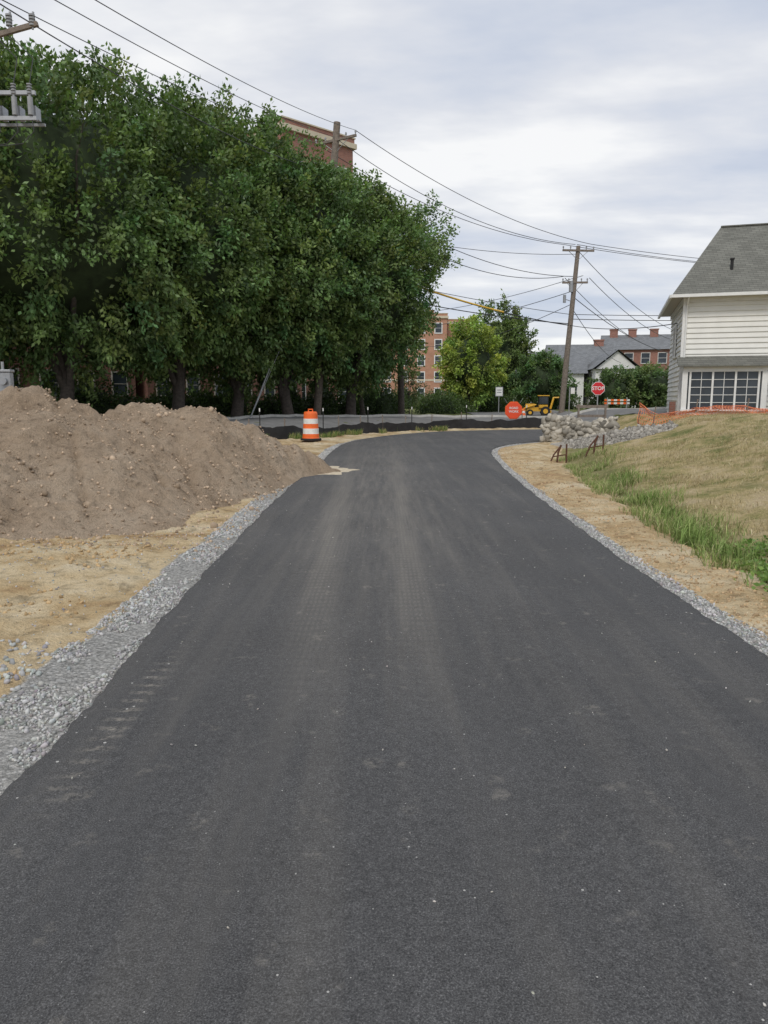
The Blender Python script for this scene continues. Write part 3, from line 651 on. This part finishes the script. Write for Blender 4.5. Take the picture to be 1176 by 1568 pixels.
bushes("foundation_shrub",[(17.0,31.5,.6,1.0),(18.2,31.2,.8,1.0)],(.10,.16,.05))
# ------------------------------------------------------------ utility poles
def pole(name,base,top,r0,r1,arms,extra=None):
    e=empty(name,base); b=B(); t=Vector(top)-Vector(base)
    b.tube([(0,0,-.5),tuple(t*.33),tuple(t*.66),tuple(t)],[r0,r0*.9+r1*.1,(r0+r1)/2,r1],12); b.cyl(tuple(t*.999),tuple(t),r1,n=12); b.obj("mast",[M_wood],e)
    b=B()
    for (z,w,dirx,tilt) in arms:
        c=t*(z/t.z); d=Vector((dirx[0],dirx[1],tilt)).normalized()
        ang=math.atan2(d.y,d.x); b.box(tuple(c+Vector((0,-.12,0))),(w,.10,.12),0,rz=ang,ry=-math.asin(d.z))
        b.cyl(tuple(c-d*w*.3+Vector((0,-.12,-.05))),tuple(c+Vector((0,-.1,-.6))),.018,n=5,m=1); b.cyl(tuple(c+d*w*.3+Vector((0,-.12,-.05))),tuple(c+Vector((0,-.1,-.6))),.018,n=5,m=1)
        for s in(-.96,-.5,.5,.96):
            q=c+d*w/2*s+Vector((0,-.12,.06)); b.cyl(tuple(q),tuple(q+Vector((0,0,.1))),.03,n=6,m=1); b.cyl(tuple(q+Vector((0,0,.1))),tuple(q+Vector((0,0,.2))),.055,.04,n=8,m=2)
    if extra: extra(b,t)
    b.obj("crossarms",[M_wood,M_steel,M_grey],e); return e
def ex_r(b,t):
    b.cyl((.35,-.1,8.0),(.35,-.1,8.7),.14,n=10,m=1)
    b.cyl((-.1,-.3,7.3),(-.1,-.3,7.8),.1,n=10,m=1)
    b.cyl((.05,.0,0.4),(.3,-.05,6.0),.012,n=5,m=1)
    for z,x in((7.4,-.5),(8.9,.5)): b.cyl((t.x*z/t.z,-.05,z),(t.x*z/t.z+x,-.05,z+.15),.025,n=5,m=1)
pole("utility_pole",(11.85,50,.3),(12.6,50,11.2),.19,.13,[(10.6,2.1,(1,.1),0),(8.6,1.7,(1,.1),0.02)],ex_r)
pole("utility_pole",(-3.75,41.3,.4),(-2.45,41.3,15.7),.22,.18,[(14.4,2.3,(1,-.3),.12)])
def ex_l(b,t):
    b.box((.5,0,6.75),(1.7,.06,.07),1); b.box((.5,.0,7.2),(1.7,.06,.07),1); b.box((.75,.35,6.75),(1.2,.05,.05),1)
    for x in(.62,.95,1.25):
        b.cyl((x,-.02,6.8),(x,-.02,7.12),.05,n=10,m=2); b.cyl((x,-.02,7.12),(x,-.02,7.35),.025,n=6,m=2)
        for k in range(4): b.cyl((x,-.02,7.18+k*.05),(x,-.02,7.2+k*.05),.05,n=8,m=2)
        b.box((x,.2,6.9),(.09,.22,.22),1)
        b.tube([(x,0,7.35),(x+.1,0,7.8),(x-.2,0,8.1),(x-.5,0,8.3)],.009,5,3)
        b.tube([(x,0,6.8),(x+.05,-.05,6.5),(x-.2,0,6.3),(0,0,6.2)],.009,5,3)
    b.box((.9,0,8.25),(1.2,.07,.08),0,ry=-.25)
    for x in(.95,1.38): 
        for k in range(4): b.cyl((x,0,8.36+k*.055),(x,0,8.39+k*.055),.06,n=8,m=2)
        b.cyl((x,0,8.3),(x+.03,0,8.6),.022,n=6,m=1)
    b.cyl((.3,-.05,5.6),(.3,-.05,6.3),.22,n=16,m=1)
e_=empty("utility_pole",(-7.93,15,-.02)); b=B(); b.tube([(0,0,-.5),(0,0,5),(0,0,10.2)],[.18,.15,.13],12); b.obj("mast",[M_wood],e_)
b=B(); ex_l(b,None); b.box((0,-.15,9.3),(2.2,.1,.12),0,rz=-.33); b.obj("hardware",[M_wood,M_steel,M_grey,M_wire],e_)
e=empty("electric_meter_box",(-7.5,14.9,0)); b=B(); b.box((0,0,1.78),(.24,.15,.42)); b.box((0,0,2.02),(.28,.19,.05)); b.cyl((0,-.08,1.82),(0,-.14,1.82),.07,n=14); b.cyl((0,.03,0),(0,.03,1.6),.04,n=8); b.cyl((-.05,0,2.03),(-.05,0,2.2),.03,n=8); b.obj("box",[M_steel],e,.01)
# ------------------------------------------------------------ wires
def sagpts(p0,p1,s,n=24):
    p0=Vector(p0);p1=Vector(p1); return [p0.lerp(p1,i/n)-Vector((0,0,4*s*(i/n)*(1-i/n))) for i in range(n+1)]
b=B()
mL,mC,mR=(-3.6,41.5,14.75),(-2.6,41.2,14.95),(-1.5,40.9,15.2)
W=[((-8.9,15.3,9.75),mL,.25,.012),((-7.9,15,9.75),mC,.3,.012),((-7.0,14.6,9.6),mR,.35,.012),((-7.6,15,9.0),(-2.8,41.2,13.2),.5,.014),
(mL,(11.6,50,11.3),.9,.018),(mC,(12.4,50,11.3),1.1,.018),(mR,(13.5,50,11.3),.8,.018),((-2.6,41.3,12.9),(12.3,50,9.3),1.2,.02),((-2.6,41.3,12.3),(11.7,50,9.3),1.5,.02),
((-2.9,41.3,9.2),(12.2,50,6.2),.5,.035),((-3.0,41.3,7.6),(12.2,50,6.3),.3,.028),((-2.7,41.3,10.7),(12.5,50,10.7),.5,.016),((-2.9,41.3,8.4),(12.2,50,6.9),.2,.018),
((12.2,50,6.2),(14.0,36.3,5.0),.25,.022),((12.2,50,6.6),(40,52,7.3),.3,.024),((12.2,50,6.9),(40,52,8.0),.4,.02),((13.5,50,11.3),(44,62,12),.6,.018),((11.6,50,11.3),(44,62,11.7),.7,.018),((12.5,50,11.3),(44,62,12.3),.9,.018),
((12.6,50,10.9),(33,82,8.2),1.0,.022),((13.4,50,9.2),(33,82,7.4),1.0,.022),((11.8,50,9.2),(30,82,6.6),.8,.022),((12.4,50,8.0),(33,82,6),.9,.026),((12.4,50,7.2),(26,82,5.2),.7,.022),
((12.4,50,9.2),(-4,66,8.5),.8,.018),((12.4,50,7.6),(5,90,7.5),.8,.022),((12.4,50,8.4),(-2,88,9.5),.9,.022),
((-7.97,15,9.6),(-20,-10,9.6),.5,.012),((-7.2,15,9.6),(-18,-10,9.6),.5,.012)]
for p0,p1,s,r in W: b.tube(sagpts(p0,p1,s),r,5)
b.obj("power_lines",[M_wire])
pp=sagpts((-2.9,41.3,9.22),(12.2,50,6.22),.5,60); b=B(); b.tube([p for p in pp[17:42]],.055,6); b.obj("yellow_line_cover",[simple("yellow_cover",(.72,.45,.05),.5)])
b=B(); b.tube([(-2.9,38,9),(-6.2,34.2,.4)],.014,5); b.tube([(-6.2,34.2,.4),(-5.4,35.6,2.9)],.04,6); b.obj("guy_wire",[M_steel])
# ------------------------------------------------------------ silt fence
def ribbon(name,P,h,m,amp=.06,parent=None):
    P=chaikin(np.array(P,float),2); d=np.r_[0,np.cumsum(np.hypot(*np.diff(P,axis=0).T))]; t=np.arange(0,d[-1],.12)
    x=np.interp(t,d,P[:,0]); y=np.interp(t,d,P[:,1]); z=H(x,y); sg=.07*np.sin(t*math.pi/1.7)**2
    rows=[]
    for k in np.linspace(0,1,6):
        w=amp*k*np.sin(t*2.3+3*fbm(t*.5,t*0))+.02*np.sin(t*9)*k
        rows.append(np.c_[x+w*.5,y+w,z-.05+(h*(1-.3*vn(t*.5,t*0))-sg)*k])
    V=np.concatenate(rows); ii=np.arange(len(V)).reshape(6,len(t)); F=np.stack([ii[:-1,:-1],ii[:-1,1:],ii[1:,1:],ii[1:,:-1]],-1).reshape(-1,4)
    mk("fabric",V,F,m,True,None,"Col",parent); return x,y,z,t
e=empty("silt_fence")
x,y,z,t=ribbon("f",[(-16,13.4),(-9,20.9),(-5,25.4),(-2.7,28.3),(-1,31.5),(1,34.3),(3.2,35.9),(7.6,37.4),(9.5,37.8)],.50,M_black,parent=e)
b=B()
for i in range(0,len(x),14):
    a=random.uniform(-.06,.06); b.box((x[i],y[i]+.05,z[i]+.33),(.04,.04,.85+random.uniform(-.1,.12)),0,rx=a,ry=a*.7)
    if i%28==0: b.cyl((x[i]+.3,y[i]+.5,z[i]),(x[i]+.3,y[i]+.5,z[i]+1.0),.02,n=6,m=1); b.cyl((x[i]+.3,y[i]+.5,z[i]+1.0),(x[i]+.3,y[i]+.5,z[i]+1.12),.024,n=6,m=2)
b.obj("stakes",[M_wood,M_rubber,M_white],e)
# ------------------------------------------------------------ traffic barrel
e=empty("traffic_barrel",(-2.5,25.4,hz(-2.5,25.4)+.01)); b=B()
prof=[(.36,0,3),(.36,.06,3),(.30,.07,3),(.285,.09,0),(.28,.22,0),(.272,.225,1),(.268,.40,1),(.262,.405,0),(.256,.56,0),(.25,.565,1),(.246,.73,1),(.24,.735,0),(.236,.88,0),(.225,.94,0),(.20,.965,0),(.06,.975,0)]
n=28
for (r0,z0,m0),(r1,z1,m1) in zip(prof[:-1],prof[1:]):
    vs=[(r0*math.cos(2*math.pi*i/n),r0*math.sin(2*math.pi*i/n),z0) for i in range(n)]+[(r1*math.cos(2*math.pi*i/n),r1*math.sin(2*math.pi*i/n),z1) for i in range(n)]
    b.add(vs,[(i,(i+1)%n,n+(i+1)%n,n+i) for i in range(n)],{0:0,1:1,3:2}[m1],True)
b.add([(.06*math.cos(2*math.pi*i/n),.06*math.sin(2*math.pi*i/n),.975) for i in range(n)],[tuple(range(n))],0)
b.box((-.07,0,1.0),(.03,.05,.08),0);b.box((.07,0,1.0),(.03,.05,.08),0);b.box((0,0,1.045),(.17,.05,.03),0)
b.obj("drum",[M_orange,M_wref,M_rubber],e)
# ------------------------------------------------------------ signs
def ngon(b,n,r,y,m,rot=0,t=.0):
    vs=[(r*math.cos(2*math.pi*(i+rot)/n),y,r*math.sin(2*math.pi*(i+rot)/n)) for i in range(n)]
    vb=[(v[0],y+t,v[2]) for v in vs]
    b.add(vs+vb,[tuple(range(n)),tuple(range(2*n-1,n-1,-1))]+[(i,n+i,n+(i+1)%n,(i+1)%n) for i in range(n)],m)
def text(s,size,loc,m,parent,name="lettering"):
    c=bpy.data.curves.new(name,'FONT'); c.body=s; c.size=size; c.align_x='CENTER'; c.align_y='CENTER'; c.extrude=.002; c.materials.append(m); c.offset=size*.02
    o=bpy.data.objects.new(name,c); o.rotation_euler=(math.pi/2,0,0); o.location=loc; scene.collection.objects.link(o); o.parent=parent
e=empty("stop_sign",(10.28,36,hz(10.28,36)),R(-6)); zs=1.93-hz(10.28,36)
b=B(); ngon(b,8,.335,0,1,.5,.01); b.obj("border",[M_red,M_white],e).location=(0,0,zs)
b=B(); ngon(b,8,.31,-.006,0,.5,.005); b.obj("face",[M_red],e).location=(0,0,zs)
text("STOP",.24,(0,-.012,zs),M_white,e)
b=B(); b.box((0,.035,zs/2),(.05,.03,zs+.7)); b.obj("post",[M_steel],e)
e=empty("regulatory_sign",(7.38,48,hz(7.38,48)),R(8)); b=B(); b.box((0,0,1.55),(.5,.02,.6),0); b.cyl((0,.04,-.2),(0,.04,1.8),.03,n=8,m=1); b.box((0,-.012,1.55),(.42,.006,.52),2); b.box((0,-.017,1.65),(.3,.004,.06),1); b.box((0,-.017,1.5),(.3,.004,.06),1); b.obj("panel",[M_steel,M_steel,M_white],e)
e=empty("regulatory_sign",(9.4,37.9,hz(9.4,37.9)),0); b=B(); b.box((.15,0,1.85),(.2,.02,.3),0); b.cyl((0,.03,-.2),(0,.03,2.05),.03,n=8,m=1); b.obj("panel",[M_white,M_steel],e)
e=empty("road_work_sign",(6.95,40,hz(6.95,40)),R(5)); b=B(); ngon(b,8,.46,0,0,.5,.02); b.obj("face",[M_rorange],e).location=(0,0,.62)
b=B(); ngon(b,8,.50,.022,0,.5,.01); b.obj("border",[M_orange],e).location=(0,0,.62)
text("ROAD",.17,(0,-.012,.74),M_white,e); text("WORK",.17,(0,-.012,.55),M_white,e,"lettering_low")
b=B(); b.cyl((0,.06,.1),(0,.06,1.2),.02,n=6); b.box((0,.06,.08),(1.0,.05,.04)); b.box((0,.06,.06),(.05,1.0,.04)); b.cyl((-.35,.06,1.0),(-.5,.06,1.25),.01,n=5); b.cyl((.35,.06,1.0),(.5,.06,1.25),.01,n=5); b.obj("stand",[M_steel],e)
e=empty("barricade",(16.2,52,hz(16.2,52)),R(-5)); b=B()
for z in(.45,.66):
    for i in range(8): b.box((-.75+i*.215,0,z),(.215,.03,.13),i%2)
for s in(-.66,.66):
    b.box((s,.16,.4),(.05,.05,.9),2,rx=.3); b.box((s,-.05,.4),(.05,.05,.9),2,rx=-.1)
b.obj("boards",[M_orange,M_wref,M_steel],e)
e=empty("wooden_frame",(8.5,30.5,hz(8.5,30.5))); b=B()
for x_ in(-.55,.55):
    b.box((x_,0,.6),(.07,.07,1.35),0); 
b.box((0,0,1.18),(1.3,.05,.12),0); b.box((0,.03,.8),(1.1,.05,.1),0); b.obj("boards",[M_wood],e)
e=empty("traffic_cone",(8.7,46.5,hz(8.7,46.5)+.05)); b=B(); b.box((0,0,.02),(.36,.36,.04),2); b.cyl((0,0,.04),(0,0,.24),.14,.1,16,0,False); b.cyl((0,0,.24),(0,0,.36),.1,.075,16,1,False); b.cyl((0,0,.36),(0,0,.55),.075,.03,16,0); b.obj("cone",[M_orange,M_wref,M_rubber],e)
# ------------------------------------------------------------ backhoe loader
e=empty("backhoe_loader",(10.45,50.5,hz(10.45,50.5)+.03),R(-8)); e.scale=(.58,.58,.58); b=B()
for x,r in((-1.0,.38),(.75,.55)):
    for yy in(-.75,.75):
        b.cyl((x,yy-.16,r),(x,yy+.16,r),r,n=22,m=1); b.cyl((x,yy-.18,r),(x,yy+.18,r),r*.5,n=16,m=0)
b.box((-.2,0,.75),(2.7,.7,.45),0); b.box((-1.0,0,1.15),(1.1,.75,.5),0,taper=.92); b.box((-1.58,0,1.05),(.05,.6,.5),1)
for xx in (.0,1.05):
    for yy in(-.55,.55): b.box((xx,yy,1.65),(.07,.07,1.3),1)
b.box((.52,0,1.1),(1.1,1.1,.35),0); b.box((.52,0,2.33),(1.3,1.3,.1),0); b.box((.02,0,1.75),(.02,1.0,.9),2); b.box((.52,-.56,1.8),(.95,.02,.85),2); b.box((.52,.56,1.8),(.95,.02,.85),2)
for yy in(-.5,.5): b.tube([(-.3,yy,1.3),(-1.5,yy,.95),(-2.1,yy,.5)],.08,6,0)
b.add([(-2.1,-.95,.15),(-2.1,.95,.15),(-2.7,.95,.1),(-2.7,-.95,.1),(-2.0,-.95,.75),(-2.0,.95,.75)],[(0,1,2,3),(0,4,5,1),(0,3,4),(1,5,2)],0)
b.tube([(1.35,0,.8),(1.7,0,2.1),(2.3,0,2.1)],[.14,.13,.1],8,0); b.tube([(2.3,0,2.1),(2.5,0,1.1)],[.1,.08],8,1); b.box((2.4,0,.95),(.45,.5,.5),1,ry=.4)
b.box((1.3,0,.5),(.25,1.5,.3),0); b.obj("machine",[M_yellow,M_rubber,M_glass],e,.02)
# ------------------------------------------------------------ orange safety net
e=empty("orange_safety_fence")
NP=[(10.75,31.5),(11.2,30.4),(12.6,29.9),(14.5,29.4),(16.5,28.9),(18.5,28.2)]
P_=chaikin(np.array(NP,float),2); d=np.r_[0,np.cumsum(np.hypot(*np.diff(P_,axis=0).T))]; t=np.arange(0,d[-1],.11)
x=np.interp(t,d,P_[:,0]);y=np.interp(t,d,P_[:,1]);z=H(x,y)
hh=np.interp(t,[0,.4,1.1,1.9,3,5.5,9],[1.35,1.15,.6,.42,.34,.26,.3])+.05*np.sin(t*2)
K=8; V=[]
for i in range(len(t)):
    for k in range(K+1): V.append((x[i]+.06*math.sin(k*1.1+t[i]*3),y[i]+.09*math.sin(k*.9+t[i]*2),z[i]+hh[i]*k/K))
F=[(i*(K+1)+k,(i+1)*(K+1)+k,(i+1)*(K+1)+k+1,i*(K+1)+k+1) for i in range(len(t)-1) for k in range(K)]
net=mk("netting",V,F,M_onet,False,None,"Col",e); w=net.modifiers.new("Wireframe",'WIREFRAME'); w.thickness=.028; w.use_even_offset=False
b=B()
for s in(0,.9,2.6,4.5,6,8): 
    q=int(min(s/.11,len(t)-1)); b.box((x[q],y[q],z[q]+.4),(.04,.04,1.3 if s<1 else .5),0,ry=.1)
b.obj("posts",[M_wood],e)
# ------------------------------------------------------------ stone wall + rubble
e=empty("stone_wall"); 
a=np.array([5.62,26.0]);bb=np.array([7.7,24.9]); Lw=np.hypot(*(bb-a)); u=(bb-a)/Lw; ang=math.atan2(u[1],u[0]); nv_=np.array([-u[1],u[0]])
n=900; s_=rng.uniform(-.05,Lw+.1,n); zt=rng.uniform(0,.86,n); topz=.72+.10*np.sin(s_*3.1)+.06*np.sin(s_*8); kk=zt<topz; s_=s_[kk]; zt=zt[kk]; n=len(s_)
dp=rng.uniform(-.04,.10,n)-.10*(1-zt); back=rng.random(n)<.35; dp=np.where(back,dp+rng.uniform(.1,.4,n),dp)
Cx=a[0]+u[0]*s_+nv_[0]*dp; Cy=a[1]+u[1]*s_+nv_[1]*dp
sw=rng.uniform(.045,.13,n)*np.where(rng.random(n)<.12,1.35,1)
bS=np.sign(ic2V)*np.abs(ic2V)**.6
rocks("stones",np.c_[Cx,Cy,zt],np.c_[sw*1.25,sw,sw*.68],np.array([.43,.395,.33])*rng.uniform(.4,1.2,(n,1)),M_stone,.16,e,(bS,ic2F))
b=B(); b.box(tuple((a+bb)/2+nv_*.24)+(.32,),(Lw-.1,.36,.70),0,rz=ang); b.obj("mortar_core",[M_conc],e)
RB=lambda x,y: .3*np.exp(-((x-7.0)**2/1.5+(y-23)**2/4))
n=6500; y=rng.uniform(19.2,25.2,n); x=rng.uniform(0,1,n); x=5.2+(y-19)*.12+x*(2.5+.15*(y-19)); 
okm=(fbm(x*1.2,y*1.2)>-.45)&((x-7.0)**2/3.2+(y-22.8)**2/8<1.0); x=x[okm];y=y[okm]; s=rng.uniform(.015,.05,len(x))*np.where(rng.random(len(x))<.06,2,1)
rocks("rubble_heap",np.c_[x,y,H(x,y)+RB(x,y)+s*.2-.03],np.c_[s,s*.8,s*.6],np.array([.38,.355,.31])*rng.uniform(.45,1.2,(len(x),1)),M_stone)
gx2,gy2=np.meshgrid(np.linspace(5,9.2,40),np.linspace(18.8,26,60)); el=np.clip((1.25-((gx2-7.0)**2/3.2+(gy2-22.8)**2/8))*4,0,1)
gz=H(gx2,gy2)+RB(gx2,gy2)-.10+.06*el
ii=np.arange(gx2.size).reshape(gx2.shape); mk("rubble_base",np.stack([gx2,gy2,gz],-1).reshape(-1,3),np.stack([ii[:-1,:-1],ii[:-1,1:],ii[1:,1:],ii[1:,:-1]],-1).reshape(-1,4),simple("grey_rubble_soil",(.33,.30,.255),.95,.3,5,0,.8),True)
for (x,y) in((4.35,18.6),(5.15,18.2)):
    e=empty("rusty_post",(x,y,hz(x,y))); b=B()
    b.tube([(0,0,-.1),(.03,0,.25),(.1,.02,.44)],.024,6); b.tube([(-.2,0,-.1),(-.08,0,.2),(.1,.02,.42)],.02,6); b.tube([(.24,0,-.1),(.24,.02,.46)],.022,6); b.tube([(-.08,0,.15),(.24,.0,.2)],.016,6)
    b.obj("bars",[M_rust],e)
# ------------------------------------------------------------ world, sun, camera
w=bpy.data.worlds.new("World"); scene.world=w; w.use_nodes=True; nt=w.node_tree; bg=nt.nodes["Background"]
SE,SA=R(48),R(200)
sky=N(nt,"ShaderNodeTexSky",sky_type='NISHITA'); sky.sun_disc=False; sky.sun_elevation=SE; sky.sun_rotation=SA
tc=nt.nodes.new("ShaderNodeTexCoord"); sp=N(nt,"ShaderNodeSeparateXYZ"); nt.links.new(tc.outputs["Generated"],sp.inputs[0])
zc=math_(nt,'ADD',math_(nt,'MAXIMUM',sp.outputs[2],0),.16)
cb=N(nt,"ShaderNodeCombineXYZ"); nt.links.new(math_(nt,'DIVIDE',sp.outputs[0],zc),cb.inputs[0]); nt.links.new(math_(nt,'DIVIDE',sp.outputs[1],zc),cb.inputs[1])
mp=N(nt,"ShaderNodeMapping"); mp.inputs["Scale"].default_value=(.6,1.1,1); mp.inputs["Rotation"].default_value=(0,0,.5); mp.inputs["Location"].default_value=(2.3,.7,0); nt.links.new(cb.outputs[0],mp.inputs[0])
n1=noise(nt,mp.outputs[0],1.1,6,.54)
cloud=ramp(nt,n1,[(.38,(4.9,5.5,6.7)),(.46,(5.9,6.35,7.3)),(.54,(7.2,7.4,7.9)),(.63,(9.2,9.2,9.2))])
c=mix(nt,.92,sky.outputs[0],cloud)
nt.links.new(c,bg.inputs[0]); bg.inputs[1].default_value=.108
sun=bpy.data.lights.new("sun","SUN"); sun.energy=1.5; sun.angle=R(16); sun.color=(1,.95,.88)
so=bpy.data.objects.new("sun",sun); scene.collection.objects.link(so)
dv=Vector((math.sin(SA)*math.cos(SE),math.cos(SA)*math.cos(SE),math.sin(SE))); so.rotation_euler=dv.to_track_quat('Z','Y').to_euler()
cam=bpy.data.cameras.new("camera"); co=bpy.data.objects.new("camera",cam); scene.collection.objects.link(co)
co.location=(0,0,1.5); co.rotation_euler=(R(90-8.8),0,0); cam.sensor_fit='VERTICAL'; cam.sensor_height=36; cam.sensor_width=27; cam.lens=26; cam.clip_end=5000; cam.clip_start=.05
scene.camera=co
scene.view_settings.view_transform='Standard'; scene.view_settings.look='None'; scene.view_settings.exposure=0
